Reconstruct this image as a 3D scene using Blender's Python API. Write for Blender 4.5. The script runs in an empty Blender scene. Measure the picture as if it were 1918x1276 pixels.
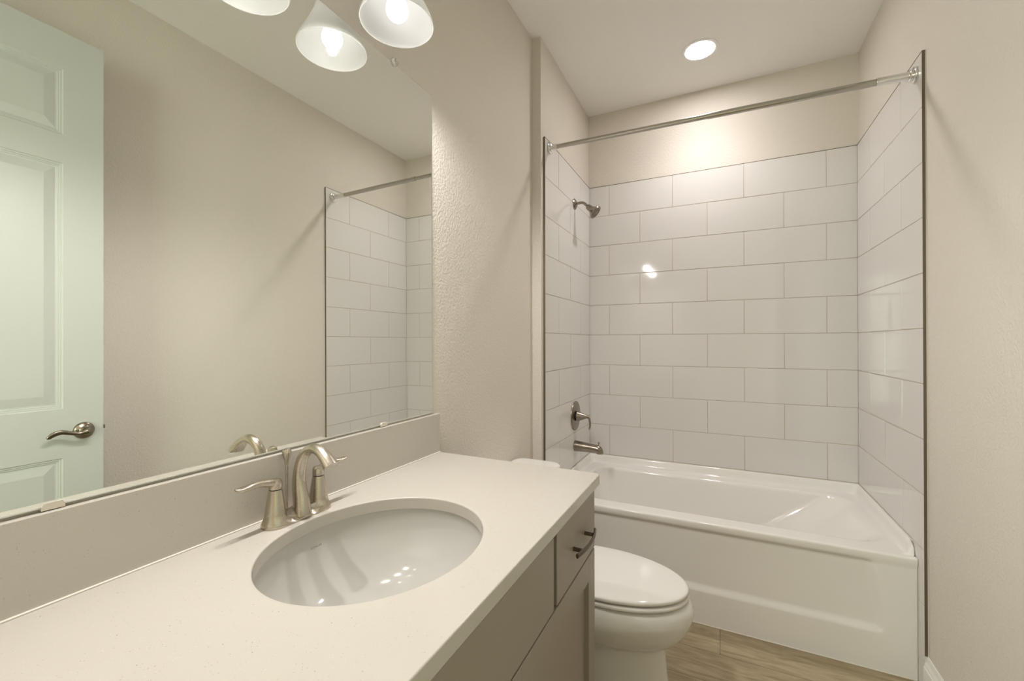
import bpy, bmesh, math, random
from mathutils import Vector, Matrix
from mathutils.bvhtree import BVHTree

random.seed(7)
scene = bpy.context.scene
COL = scene.collection
PI = math.pi
R = math.radians

# ------------------------------------------------------------------ camera
F_PX, YAW, PITCH, ROLL = 801.2, R(26.12), R(0.23), R(-0.0675)
CAM = Vector((0.8912, 0.0, 1.2996))
fwd = Vector((-math.sin(YAW) * math.cos(PITCH), math.cos(YAW) * math.cos(PITCH), math.sin(PITCH)))
rgt = Vector((math.cos(YAW), math.sin(YAW), 0))
upv = rgt.cross(fwd)
rgt2 = rgt * math.cos(ROLL) + upv * math.sin(ROLL)
upv2 = -rgt * math.sin(ROLL) + upv * math.cos(ROLL)
cd = bpy.data.cameras.new('camera')
cd.sensor_fit = 'HORIZONTAL'
cd.sensor_width = 36.0
cd.lens = 36.0 * F_PX / 1918.0
cd.clip_start = 0.02
cam = bpy.data.objects.new('camera', cd)
COL.objects.link(cam)
m = Matrix((rgt2, upv2, -fwd)).transposed().to_4x4()
m.translation = CAM
cam.matrix_world = m
scene.camera = cam

# ------------------------------------------------------------------ world, exposure
w = bpy.data.worlds.new('world')
scene.world = w
w.use_nodes = True
bg = w.node_tree.nodes['Background']
bg.inputs['Color'].default_value = (0.90, 1.0, 0.82, 1)      # daylight in the hall behind the doorway
bg.inputs['Strength'].default_value = 0.3
# added area lamp standing in for hall daylight, set at an invented window
ld = bpy.data.lights.new('hall_daylight_fill', 'AREA')
ld.shape = 'RECTANGLE'
ld.size, ld.size_y = 1.5, 1.9
ld.energy = 72.0
ld.color = (0.88, 1.0, 0.80)
lo = bpy.data.objects.new('hall_daylight_fill', ld)
COL.objects.link(lo)
lo.location = (-0.52, -2.26, 1.35)
lo.rotation_euler = (R(90), 0, 0)
scene.view_settings.view_transform = 'Standard'
scene.view_settings.look = 'None'
scene.view_settings.gamma = 1.0
scene.view_settings.use_curve_mapping = False
scene.view_settings.exposure = 0.27
scene.cycles.use_denoising = True
scene.cycles.max_bounces = 14
scene.cycles.diffuse_bounces = 8
scene.cycles.glossy_bounces = 8

LENS_L = 88.0          # recessed lamp lens radiance
CAN_W = 25.0            # narrower beam of the recessed lamp
BULB_L = 4.0            # bulb surface radiance
BULB_W = 16.5           # light thrown down out of each bell shade
WARM = (1.0, 0.965, 0.935)
WARM2 = (1.0, 0.95, 0.935)

# ------------------------------------------------------------------ room numbers (metres)
W, H, D = 1.5723, 2.8933, 2.9531
XS = 0.0483              # alcove wall stands proud of the left wall
TT = 0.010               # tile thickness
YS, YT = 2.0619, 2.0965  # step, front edge of tile
ZT = 2.381
XL, XR, YB = XS + TT, W - TT, D - TT
YF = -0.10               # inner face of the entry wall


# ------------------------------------------------------------------ material helpers
def mat(name, color, rough=0.5, metal=0.0, spec=0.5, coat=0.0, coat_rough=0.05, **kw):
    m = bpy.data.materials.new(name)
    m.use_nodes = True
    b = m.node_tree.nodes['Principled BSDF']
    b.inputs['Base Color'].default_value = (*color, 1)
    b.inputs['Roughness'].default_value = rough
    b.inputs['Metallic'].default_value = metal
    b.inputs['Specular IOR Level'].default_value = spec
    b.inputs['Coat Weight'].default_value = coat
    b.inputs['Coat Roughness'].default_value = coat_rough
    for k, v in kw.items():
        b.inputs[k].default_value = v
    return m


def nd(m, t, **props):
    n = m.node_tree.nodes.new(t)
    for k, v in props.items():
        setattr(n, k, v)
    return n


def lk(m, a, b):
    m.node_tree.links.new(a, b)


def bsdf(m):
    return m.node_tree.nodes['Principled BSDF']


def bump_noise(m, scale, strength, dist=0.001, detail=2.0, stretch=None):
    tc = nd(m, 'ShaderNodeTexCoord')
    src = tc.outputs['Object']
    if stretch:
        mp = nd(m, 'ShaderNodeMapping')
        mp.inputs['Scale'].default_value = stretch
        lk(m, src, mp.inputs['Vector'])
        src = mp.outputs['Vector']
    n = nd(m, 'ShaderNodeTexNoise')
    n.inputs['Scale'].default_value = scale
    n.inputs['Detail'].default_value = detail
    lk(m, src, n.inputs['Vector'])
    bp = nd(m, 'ShaderNodeBump')
    bp.inputs['Strength'].default_value = strength
    bp.inputs['Distance'].default_value = dist
    lk(m, n.outputs['Fac'], bp.inputs['Height'])
    lk(m, bp.outputs['Normal'], bsdf(m).inputs['Normal'])
    return n


# ------------------------------------------------------------------ materials
M = {}
M['wall'] = mat('wall_paint', (0.69, 0.645, 0.58), 0.55, spec=0.35)
bump_noise(M['wall'], 110, 0.8, 0.0030, 3)
M['ceiling'] = mat('ceiling_paint', (0.87, 0.855, 0.83), 0.8, spec=0.2)
bump_noise(M['ceiling'], 80, 0.6, 0.0025, 3)
M['tile'] = mat('white_glazed_tile', (0.69, 0.672, 0.655), 0.07, spec=0.5)
M['grout'] = mat('grout', (0.50, 0.44, 0.37), 0.9, spec=0.2)
M['acrylic'] = mat('white_acrylic', (0.81, 0.79, 0.765), 0.09, spec=0.5)
M['china'] = mat('white_china', (0.78, 0.765, 0.735), 0.06, spec=0.5)
M['seat'] = mat('white_seat_plastic', (0.80, 0.78, 0.75), 0.06, spec=0.5)
M['caulk'] = mat('white_caulk', (0.74, 0.70, 0.63), 0.5)
M['trimpaint'] = mat('white_trim_paint', (0.80, 0.80, 0.77), 0.3)
M['door'] = mat('door_paint', (0.53, 0.545, 0.515), 0.35)
bump_noise(M['door'], 40, 0.12, 0.0006, 3, (6, 6, 0.5))
M['cabinet'] = mat('greige_cabinet_paint', (0.30, 0.262, 0.215), 0.42)
M['recess'] = mat('cabinet_frame_dark', (0.10, 0.098, 0.085), 0.6)
M['nickel'] = mat('brushed_nickel', (0.54, 0.49, 0.41), 0.26, 1.0)
M['nickel_dark'] = mat('dark_satin_nickel', (0.30, 0.262, 0.215), 0.28, 1.0)
M['pull'] = mat('dark_pull_metal', (0.17, 0.145, 0.12), 0.36, 1.0)
M['chrome'] = mat('chrome', (0.80, 0.80, 0.79), 0.08, 1.0)
M['rod'] = mat('satin_rod_steel', (0.50, 0.48, 0.44), 0.24, 1.0)
M['edge'] = mat('bronze_tile_edge', (0.18, 0.15, 0.105), 0.42, 0.75)
M['dark'] = mat('dark_gap', (0.02, 0.018, 0.015), 0.6)
M['mirror'] = mat('silvered_glass', (0.895, 0.91, 0.87), 0.0, 1.0)
M['mirroredge'] = mat('mirror_edge_glint', (0.80, 0.82, 0.80), 0.2, 0.25)  # pale diffuse colour paints the bright glint along the polished edge
M['clip'] = mat('clip_plastic', (0.62, 0.57, 0.49), 0.35)
M['clear'] = mat('clear_plastic', (0.95, 0.95, 0.95), 0.12, **{'Transmission Weight': 0.85, 'IOR': 1.46})
M['canring'] = mat('lamp_trim_white', (0.90, 0.89, 0.88), 0.5)
M['spray'] = mat('spray_face_grey', (0.16, 0.145, 0.12), 0.45, 0.4)
M['logo'] = mat('grey_logo_print', (0.17, 0.155, 0.135), 0.4)

# brushed look on the metals
for k, s in (('nickel', (1, 1, 14)), ('nickel_dark', (1, 1, 10))):
    mm = M[k]
    tc = nd(mm, 'ShaderNodeTexCoord')
    mp = nd(mm, 'ShaderNodeMapping')
    mp.inputs['Scale'].default_value = s
    nz = nd(mm, 'ShaderNodeTexNoise')
    nz.inputs['Scale'].default_value = 180
    mr = nd(mm, 'ShaderNodeMapRange')
    mr.inputs['To Min'].default_value = 0.24
    mr.inputs['To Max'].default_value = 0.29
    lk(mm, tc.outputs['Object'], mp.inputs['Vector'])
    lk(mm, mp.outputs['Vector'], nz.inputs['Vector'])
    lk(mm, nz.outputs['Fac'], mr.inputs['Value'])
    lk(mm, mr.outputs['Result'], bsdf(mm).inputs['Roughness'])


def quartz():
    m = mat('speckled_quartz', (0.75, 0.70, 0.62), 0.16, spec=0.45)
    tc = nd(m, 'ShaderNodeTexCoord')
    prev = None
    base = nd(m, 'ShaderNodeRGB')
    base.outputs[0].default_value = (0.51, 0.48, 0.43, 1)
    prev = base.outputs[0]
    for sc, lo, hi, col in ((210, 0.09, 0.20, (0.385, 0.345, 0.29, 1)), (105, 0.05, 0.115, (0.28, 0.24, 0.19, 1)),
                            (330, 0.12, 0.24, (0.58, 0.55, 0.51, 1))):
        v = nd(m, 'ShaderNodeTexVoronoi')
        v.inputs['Scale'].default_value = sc
        v.inputs['Randomness'].default_value = 1.0
        n = nd(m, 'ShaderNodeTexNoise')
        n.inputs['Scale'].default_value = sc * 0.22
        lk(m, tc.outputs['Object'], v.inputs['Vector'])
        lk(m, tc.outputs['Object'], n.inputs['Vector'])
        mr = nd(m, 'ShaderNodeMapRange')
        mr.inputs['From Min'].default_value = lo
        mr.inputs['From Max'].default_value = hi
        mr.inputs['To Min'].default_value = 1
        mr.inputs['To Max'].default_value = 0
        lk(m, v.outputs['Distance'], mr.inputs['Value'])
        gt = nd(m, 'ShaderNodeMapRange')
        gt.inputs['From Min'].default_value = 0.52
        gt.inputs['From Max'].default_value = 0.62
        lk(m, n.outputs['Fac'], gt.inputs['Value'])
        mu = nd(m, 'ShaderNodeMath', operation='MULTIPLY')
        lk(m, mr.outputs['Result'], mu.inputs[0])
        lk(m, gt.outputs['Result'], mu.inputs[1])
        mx = nd(m, 'ShaderNodeMix', data_type='RGBA')
        lk(m, mu.outputs[0], mx.inputs['Factor'])
        lk(m, prev, mx.inputs['A'])
        mx.inputs['B'].default_value = col
        prev = mx.outputs['Result']
    lk(m, prev, bsdf(m).inputs['Base Color'])
    return m


M['quartz'] = quartz()


def woodfloor():
    m = mat('wood_look_plank', (0.4, 0.32, 0.22), 0.42, spec=0.4)
    tc = nd(m, 'ShaderNodeTexCoord')
    mp = nd(m, 'ShaderNodeMapping')
    mp.inputs['Location'].default_value = (-0.281, -1.981, 0)
    lk(m, tc.outputs['Object'], mp.inputs['Vector'])
    br = nd(m, 'ShaderNodeTexBrick')
    br.offset = 0.5
    br.inputs['Scale'].default_value = 1.0
    br.inputs['Brick Width'].default_value = 1.2
    br.inputs['Row Height'].default_value = 0.1785
    br.inputs['Mortar Size'].default_value = 0.0011
    br.inputs['Mortar Smooth'].default_value = 0.1
    br.inputs['Bias'].default_value = 0.0
    br.inputs['Color1'].default_value = (0, 0, 0, 1)
    br.inputs['Color2'].default_value = (1, 1, 1, 1)
    br.inputs['Mortar'].default_value = (0.5, 0.5, 0.5, 1)
    lk(m, mp.outputs['Vector'], br.inputs['Vector'])
    # grain, offset per plank
    sep = nd(m, 'ShaderNodeVectorMath', operation='MULTIPLY_ADD')
    cmb = nd(m, 'ShaderNodeCombineXYZ')
    lk(m, br.outputs['Color'], cmb.inputs['X'])
    lk(m, br.outputs['Color'], cmb.inputs['Y'])
    lk(m, cmb.outputs['Vector'], sep.inputs[0])
    sep.inputs[1].default_value = (3.7, 5.3, 0)
    lk(m, tc.outputs['Object'], sep.inputs[2])
    mp2 = nd(m, 'ShaderNodeMapping')
    mp2.inputs['Scale'].default_value = (2.6, 17, 1)
    lk(m, sep.outputs['Vector'], mp2.inputs['Vector'])
    n1 = nd(m, 'ShaderNodeTexNoise')
    n1.inputs['Scale'].default_value = 1.6
    n1.inputs['Detail'].default_value = 6
    n1.inputs['Roughness'].default_value = 0.62
    n1.inputs['Distortion'].default_value = 1.1
    lk(m, mp2.outputs['Vector'], n1.inputs['Vector'])
    mp3 = nd(m, 'ShaderNodeMapping')
    mp3.inputs['Scale'].default_value = (14, 260, 1)
    lk(m, sep.outputs['Vector'], mp3.inputs['Vector'])
    n2 = nd(m, 'ShaderNodeTexNoise')
    n2.inputs['Scale'].default_value = 1.0
    n2.inputs['Detail'].default_value = 3
    lk(m, mp3.outputs['Vector'], n2.inputs['Vector'])
    cr = nd(m, 'ShaderNodeValToRGB')
    e = cr.color_ramp.elements
    e[0].position, e[0].color = 0.30, (0.255, 0.193, 0.118, 1)
    e[1].position, e[1].color = 0.70, (0.475, 0.390, 0.268, 1)
    k = e.new(0.5)
    k.color = (0.375, 0.30, 0.195, 1)
    mx0 = nd(m, 'ShaderNodeMath', operation='MULTIPLY_ADD')
    lk(m, n2.outputs['Fac'], mx0.inputs[0])
    mx0.inputs[1].default_value = 0.28
    sub = nd(m, 'ShaderNodeMath', operation='SUBTRACT')
    lk(m, n1.outputs['Fac'], sub.inputs[0])
    sub.inputs[1].default_value = 0.14
    lk(m, sub.outputs[0], mx0.inputs[2])
    lk(m, mx0.outputs[0], cr.inputs['Fac'])
    mx = nd(m, 'ShaderNodeMix', data_type='RGBA')
    lk(m, br.outputs['Fac'], mx.inputs['Factor'])
    lk(m, cr.outputs['Color'], mx.inputs['A'])
    mx.inputs['B'].default_value = (0.11, 0.085, 0.055, 1)
    lk(m, mx.outputs['Result'], bsdf(m).inputs['Base Color'])
    inv = nd(m, 'ShaderNodeMath', operation='SUBTRACT')
    inv.inputs[0].default_value = 1
    lk(m, br.outputs['Fac'], inv.inputs[1])
    bp = nd(m, 'ShaderNodeBump')
    bp.inputs['Distance'].default_value = 0.001
    bp.inputs['Strength'].default_value = 0.6
    lk(m, inv.outputs[0], bp.inputs['Height'])
    lk(m, bp.outputs['Normal'], bsdf(m).inputs['Normal'])
    return m


M['floor'] = woodfloor()


def emit(name, color, strength):
    m = bpy.data.materials.new(name)
    m.use_nodes = True
    nt = m.node_tree
    nt.nodes.remove(nt.nodes['Principled BSDF'])
    e = nt.nodes.new('ShaderNodeEmission')
    e.inputs['Color'].default_value = (*color, 1)
    e.inputs['Strength'].default_value = strength
    nt.links.new(e.outputs[0], nt.nodes['Material Output'].inputs['Surface'])
    return m


M['lens'] = emit('recessed_lamp_lens', WARM2, LENS_L)
M['bulb'] = emit('lit_bulb', (1.0, 0.97, 0.93), BULB_L)


def frosted():
    m = bpy.data.materials.new('frosted_white_glass')
    m.use_nodes = True
    nt = m.node_tree
    b = nt.nodes['Principled BSDF']
    b.inputs['Base Color'].default_value = (0.62, 0.62, 0.625, 1)
    b.inputs['Roughness'].default_value = 0.25
    t = nt.nodes.new('ShaderNodeBsdfTranslucent')
    t.inputs['Color'].default_value = (0.92, 0.91, 0.89, 1)
    mx = nt.nodes.new('ShaderNodeMixShader')
    mx.inputs[0].default_value = 0.45
    nt.links.new(b.outputs[0], mx.inputs[1])
    nt.links.new(t.outputs[0], mx.inputs[2])
    nt.links.new(mx.outputs[0], nt.nodes['Material Output'].inputs['Surface'])
    return m


M['shade'] = frosted()


# ------------------------------------------------------------------ object helpers
def thing(name, label, cat, loc=(0, 0, 0), group=None):
    o = bpy.data.objects.new(name, None)
    o.empty_display_size = 0.05
    COL.objects.link(o)
    o.location = loc
    o['label'] = label
    o['category'] = cat
    if group:
        o['group'] = group
    return o


def root_loc(o):
    v = Vector((0, 0, 0))
    while o is not None:
        v += o.location
        o = o.parent
    return v


def obj(name, bm, mats, parent=None, smooth=True, angle=35, label=None, recalc=True):
    """bm holds world coordinates; the mesh is stored relative to its parent's origin."""
    if recalc:
        bmesh.ops.recalc_face_normals(bm, faces=bm.faces[:])
    off = root_loc(parent)
    bmesh.ops.translate(bm, verts=bm.verts[:], vec=-off)
    me = bpy.data.meshes.new(name)
    bm.to_mesh(me)
    bm.free()
    for mm in (mats if isinstance(mats, (list, tuple)) else [mats]):
        me.materials.append(mm)
    if smooth:
        for p in me.polygons:
            p.use_smooth = True
        me.set_sharp_from_angle(angle=R(angle))
    o = bpy.data.objects.new(name, me)
    COL.objects.link(o)
    if smooth:
        wn = o.modifiers.new('weighted_normal', 'WEIGHTED_NORMAL')
        wn.keep_sharp = True
        wn.weight = 80
    if parent is not None:
        o.parent = parent
    if label:
        o['label'] = label
    return o


def struct(name, bm, mats, parent=None, **kw):
    o = obj(name, bm, mats, parent, **kw)
    if parent is None:
        o['kind'] = 'structure'
    return o


def box(bm, x0, x1, y0, y1, z0, z1, bev=0.0, seg=2, mi=0):
    vs = [bm.verts.new((x, y, z)) for x in (x0, x1) for y in (y0, y1) for z in (z0, z1)]
    idx = [(0, 1, 3, 2), (4, 6, 7, 5), (0, 4, 5, 1), (2, 3, 7, 6), (0, 2, 6, 4), (1, 5, 7, 3)]
    fs = []
    for f in idx:
        fc = bm.faces.new([vs[i] for i in f])
        fc.material_index = mi
        fs.append(fc)
    if bev > 0:
        es = list({e for f in fs for e in f.edges})
        bmesh.ops.bevel(bm, geom=es, offset=bev, segments=seg, affect='EDGES', profile=0.5, material=-1)
    return bm


def nb():
    return bmesh.new()


def boxm(*a, **k):
    return box(nb(), *a, **k)


def ring(bm, pts):
    return [bm.verts.new(p) for p in pts]


def bridge(bm, a, b, mi=0):
    n = len(a)
    for i in range(n):
        f = bm.faces.new((a[i], a[(i + 1) % n], b[(i + 1) % n], b[i]))
        f.material_index = mi


def loft(bm, rings, cap0=True, cap1=True, mi=0):
    rv = [ring(bm, r) for r in rings]
    for a, b in zip(rv, rv[1:]):
        bridge(bm, a, b, mi)
    if cap0:
        bm.faces.new(rv[0]).material_index = mi
    if cap1:
        bm.faces.new(rv[-1]).material_index = mi
    return rv


def frame_of(axis):
    a = Vector(axis).normalized()
    t = Vector((0, 0, 1)) if abs(a.z) < 0.9 else Vector((1, 0, 0))
    u = t.cross(a).normalized()
    v = a.cross(u)
    return a, u, v


def lathe(bm, origin, axis, prof, n=40, cap0=True, cap1=True, mi=0):
    """prof: (radius, distance along axis)"""
    a, u, v = frame_of(axis)
    o = Vector(origin)
    rings = []
    for r, h in prof:
        r = max(r, 1e-5)
        rings.append([o + a * h + (u * math.cos(2 * PI * i / n) + v * math.sin(2 * PI * i / n)) * r for i in range(n)])
    return loft(bm, rings, cap0, cap1, mi)


def spline(pts, per=8):
    """Catmull-Rom through pts (tuples of any length)."""
    P = [tuple(map(float, p)) for p in pts]
    P = [tuple(2 * a - b for a, b in zip(P[0], P[1]))] + P + [tuple(2 * a - b for a, b in zip(P[-1], P[-2]))]
    out = []
    for i in range(1, len(P) - 2):
        p0, p1, p2, p3 = P[i - 1:i + 3]
        for k in range(per):
            t = k / per
            out.append(tuple(0.5 * (2 * b + (c - a) * t + (2 * a - 5 * b + 4 * c - d) * t * t + (3 * b - a - 3 * c + d) * t ** 3)
                             for a, b, c, d in zip(p0, p1, p2, p3)))
    out.append(P[-2])
    return out


def sweep(bm, pts, side, n=24, per=8, cap0=True, cap1=True, mi=0):
    """pts: (x, y, z, half_width_along_side, half_height); 'side' = constant sideways vector."""
    S = spline(pts, per)
    sd = Vector(side).normalized()
    rings = []
    for i, p in enumerate(S):
        a = Vector(S[max(i - 1, 0)][:3])
        b = Vector(S[min(i + 1, len(S) - 1)][:3])
        t = (b - a).normalized()
        u = (sd - t * sd.dot(t)).normalized()
        v = t.cross(u)
        c = Vector(p[:3])
        rings.append([c + u * (max(p[3], 1e-5) * math.cos(2 * PI * k / n)) + v * (max(p[4], 1e-5) * math.sin(2 * PI * k / n)) for k in range(n)])
    return loft(bm, rings, cap0, cap1, mi)


def rrect(x0, x1, y0, y1, r, z, cs=10, ss=8):
    """rounded rectangle ring; r = one radius or (left, right); equal point counts for lofting."""
    rl, rr = r if isinstance(r, (tuple, list)) else (r, r)
    pts = []
    cor = [(x1 - rr, y0 + rr, -PI / 2, rr), (x1 - rr, y1 - rr, 0, rr), (x0 + rl, y1 - rl, PI / 2, rl), (x0 + rl, y0 + rl, PI, rl)]
    for i, (cx, cy, a0, rad) in enumerate(cor):
        arc = [(cx + rad * math.cos(a0 + PI / 2 * k / cs), cy + rad * math.sin(a0 + PI / 2 * k / cs)) for k in range(cs + 1)]
        pts += arc
        nx = cor[(i + 1) % 4]
        e = (nx[0] + nx[3] * math.cos(nx[2]), nx[1] + nx[3] * math.sin(nx[2]))
        s = arc[-1]
        for k in range(1, ss):
            t = k / ss
            pts.append((s[0] + (e[0] - s[0]) * t, s[1] + (e[1] - s[1]) * t))
    return [(x, y, z) for x, y in pts]


def sstep(a, b, x):
    t = min(1.0, max(0.0, (x - a) / (b - a)))
    return t * t * (3 - 2 * t)


# ------------------------------------------------------------------ room shell
struct('floor', boxm(-1.6, W + 0.5, -2.5, D + 0.1, -0.06, 0.0), M['floor'], smooth=False)
struct('ceiling', boxm(-0.1, W + 0.1, YF - 0.12, D + 0.1, H, H + 0.08), M['ceiling'], smooth=False)

b = nb()
foot = [(-0.1, YF - 0.12), (0, YF - 0.12), (0, YS), (XS, YS), (XS, D), (-0.1, D)]
loft(b, [[(x, y, 0) for x, y in foot], [(x, y, H) for x, y in foot]])
wall_left = struct('wall_left', b, M['wall'], smooth=False)
wall_right = struct('wall_right', boxm(W, W + 0.1, YF - 0.12, D, 0, H), M['wall'], smooth=False)
wall_back = struct('wall_back', boxm(0, W, D, D + 0.1, 0, H), M['wall'], smooth=False)
DX0, DX1, DZ = 0.44, 1.405, 2.50
b = nb()
o = [(0, 0), (DX0, 0), (DX0, DZ), (DX1, DZ), (DX1, 0), (W, 0), (W, H), (0, H)]
loft(b, [[(x, YF - 0.12, z) for x, z in o], [(x, YF, z) for x, z in o]])
struct('wall_front', b, M['wall'], smooth=False)
# unseen hall behind the doorway: walls, ceiling, window opening added for the light
b = nb()
HB, HT = -2.30, 2.75
HX0, HX1 = -1.5, W + 0.4
box(b, HX0, HX1, HB, YF - 0.12, HT, HT + 0.06)
box(b, HX0 - 0.08, HX0, HB, YF - 0.12, 0, HT)
box(b, HX1, HX1 + 0.08, HB, YF - 0.12, 0, HT)
box(b, HX0, -0.1, YF - 0.12, YF, 0, HT)
box(b, W + 0.1, HX1, YF - 0.12, YF, 0, HT)
o = [(HX0, 0), (HX1, 0), (HX1, HT), (HX0, HT)]
q = [(-1.28, 0.38), (0.24, 0.38), (0.24, 2.32), (-1.28, 2.32)]
for y0 in (HB, HB - 0.1):
    bridge(b, ring(b, [(x, y0, z) for x, z in o]), ring(b, [(x, y0, z) for x, z in q]))
bridge(b, ring(b, [(x, HB, z) for x, z in q]), ring(b, [(x, HB - 0.1, z) for x, z in q]))
bmesh.ops.remove_doubles(b, verts=b.verts[:], dist=1e-5)
struct('wall_hall', b, M['wall'], smooth=False)
# jamb lining and casing of the doorway the camera looks through
b = nb()
for (x0, x1, z0, z1) in ((DX0 - 0.06, DX0 + 0.004, 0, DZ + 0.06), (DX1 - 0.004, DX1 + 0.06, 0, DZ + 0.06), (DX0 + 0.004, DX1 - 0.004, DZ - 0.004, DZ + 0.06)):
    box(b, x0, x1, YF - 0.134, YF - 0.121, z0, z1, 0.003)
struct('trim_1', b, M['trimpaint'])


# ------------------------------------------------------------------ tiled surround (glazed tiles as relief on a grout bed)
def tile_wall(name, O, U, N, u0, u1, zlines, jodd, jeven, parent, zmin=None):
    """O + u*U + z; N = outward normal. zlines descend from the top."""
    O, U, N = Vector(O), Vector(U), Vector(N)
    Z = Vector((0, 0, 1))
    bm = nb()
    g = 0.0015                         # half joint
    dep = 0.0016

    def P(u, z, n):
        return O + U * u + Z * z + N * n
    # grout bed
    zb, zt = zlines[-1], zlines[0]
    q = [bm.verts.new(P(u, z, -dep)) for u, z in ((u0, zb), (u1, zb), (u1, zt), (u0, zt))]
    bm.faces.new(q).material_index = 1
    for i, (za, zc) in enumerate(zip(zlines, zlines[1:])):
        js = jodd if i % 2 == 0 else jeven
        us = [u0] + [j for j in js if u0 + 0.012 < j < u1 - 0.012] + [u1]
        for a, c in zip(us, us[1:]):
            x0, x1, y0, y1 = a + g, c - g, zc + g, za - g
            if a == u0:
                x0 = a
            if c == u1:
                x1 = c
            if i == 0:
                y1 = za
            if y1 - y0 < 0.004:
                continue
            tx, ty = random.uniform(-1, 1) * 0.0016, random.uniform(-1, 1) * 0.0016
            cx, cy = (x0 + x1) / 2, (y0 + y1) / 2

            def pt(u, z, n):
                return P(u, z, n + (u - cx) * tx + (z - cy) * ty)
            rs = []
            for ins, n in ((0, -dep), (0.0003, -0.0006), (0.0011, -0.00018), (0.0026, 0.0)):
                rs.append([pt(x0 + ins, y0 + ins, n), pt(x1 - ins, y0 + ins, n), pt(x1 - ins, y1 - ins, n), pt(x0 + ins, y1 - ins, n)])
            rv = [ring(bm, r) for r in rs]
            for p, s in zip(rv, rv[1:]):
                bridge(bm, p, s)
            bm.faces.new(rv[-1])
    # body of the panel behind the relief, closed to the wall
    e = -TT
    co = [(u0, zb), (u1, zb), (u1, zt), (u0, zt)]
    back = ring(bm, [P(u, z, e) for u, z in co])
    fr = ring(bm, [P(u, z, -dep) for u, z in co])
    bridge(bm, back, fr)
    ob = obj(name, bm, [M['tile'], M['grout']], parent, smooth=True, angle=40, recalc=False)
    return ob


ZL = [ZT - 0.2064 * k for k in range(12)]
zl_back = ZL[:9] + [ZL[9], 0.505]
j1 = [0.1958, 0.6067, 1.0139, 1.4237]
j2 = [0.4013, 0.811, 1.2196]
tile_wall('tile_panel', (0, YB, 0), (1, 0, 0), (0, -1, 0), XL, XR, zl_back, j1, j2, wall_back)
s1 = [2.309, 2.7225]
s2 = [2.5165, 2.929]
ZF = ZL + [0.0]
tile_wall('tile_panel', (XR, 0, 0), (0, 1, 0), (-1, 0, 0), YT, YB, ZF, s1, s2, wall_right)
tile_wall('tile_panel', (XL, 0, 0), (0, 1, 0), (1, 0, 0), YT, YB, ZF, s1, s2, wall_left)

# metal edge strips beside and along the top of the tile
obj('metal_edge_strip', boxm(XR - 0.0006, W - 0.0012, YT - 0.002, YT, 0.137, ZT + 0.002, 0.0004, 1), M['edge'], wall_right, label='dark bronze metal edge strip')
obj('metal_edge_strip', boxm(XS + 0.0008, XL + 0.0006, YT - 0.002, YT, 0.10, ZT + 0.002, 0.0004, 1), M['edge'], wall_left, label='dark bronze metal edge strip')
obj('metal_edge_strip', boxm(XR - 0.0006, W, YT, YB, ZT, ZT + 0.0022), M['edge'], wall_right, label='dark bronze metal edge strip', smooth=False)
obj('metal_edge_strip', boxm(XS, XL + 0.0006, YT, YB, ZT, ZT + 0.0022), M['edge'], wall_left, label='dark bronze metal edge strip', smooth=False)
obj('metal_edge_strip', boxm(XS, W, YB - 0.0006, D, ZT, ZT + 0.0022), M['edge'], wall_back, label='dark bronze metal edge strip', smooth=False)
# paint bead next to the strip
obj('caulk_bead', boxm(W - 0.0016, W, YT - 0.0035, YT - 0.0005, 0.137, ZT + 0.003, 0.0006, 1), M['caulk'], wall_right)


def baseboard(name, x, sgn, y0, y1):
    prof = [(0, 0), (0.0150, 0), (0.0150, 0.094), (0.0138, 0.099), (0.0118, 0.101), (0.0118, 0.106), (0.0100, 0.112), (0.0072, 0.1165), (0.0060, 0.123), (0.0056, 0.131), (0.0040, 0.137), (0, 0.137)]
    bm = nb()
    loft(bm, [[(x + sgn * d, yy, z) for d, z in prof] for yy in (y0, y1)])
    return struct(name, bm, M['trimpaint'], angle=25)


baseboard('baseboard_right', W, -1, YF, YT - 0.001)
baseboard('baseboard_left', 0.0, 1, 1.203, YS)

# ------------------------------------------------------------------ open door (six moulded panels), seen in the mirror
XD = 1.360
Y0, Y1, DT = YF + 0.003, 0.8330, 0.040
KD = 1.045              # the leaf is a little over eight feet tall
door = bpy.data.objects.new('door_1', None)
COL.objects.link(door)
door.location = (XD + DT / 2, Y0, 0)
door['kind'] = 'structure'


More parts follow.
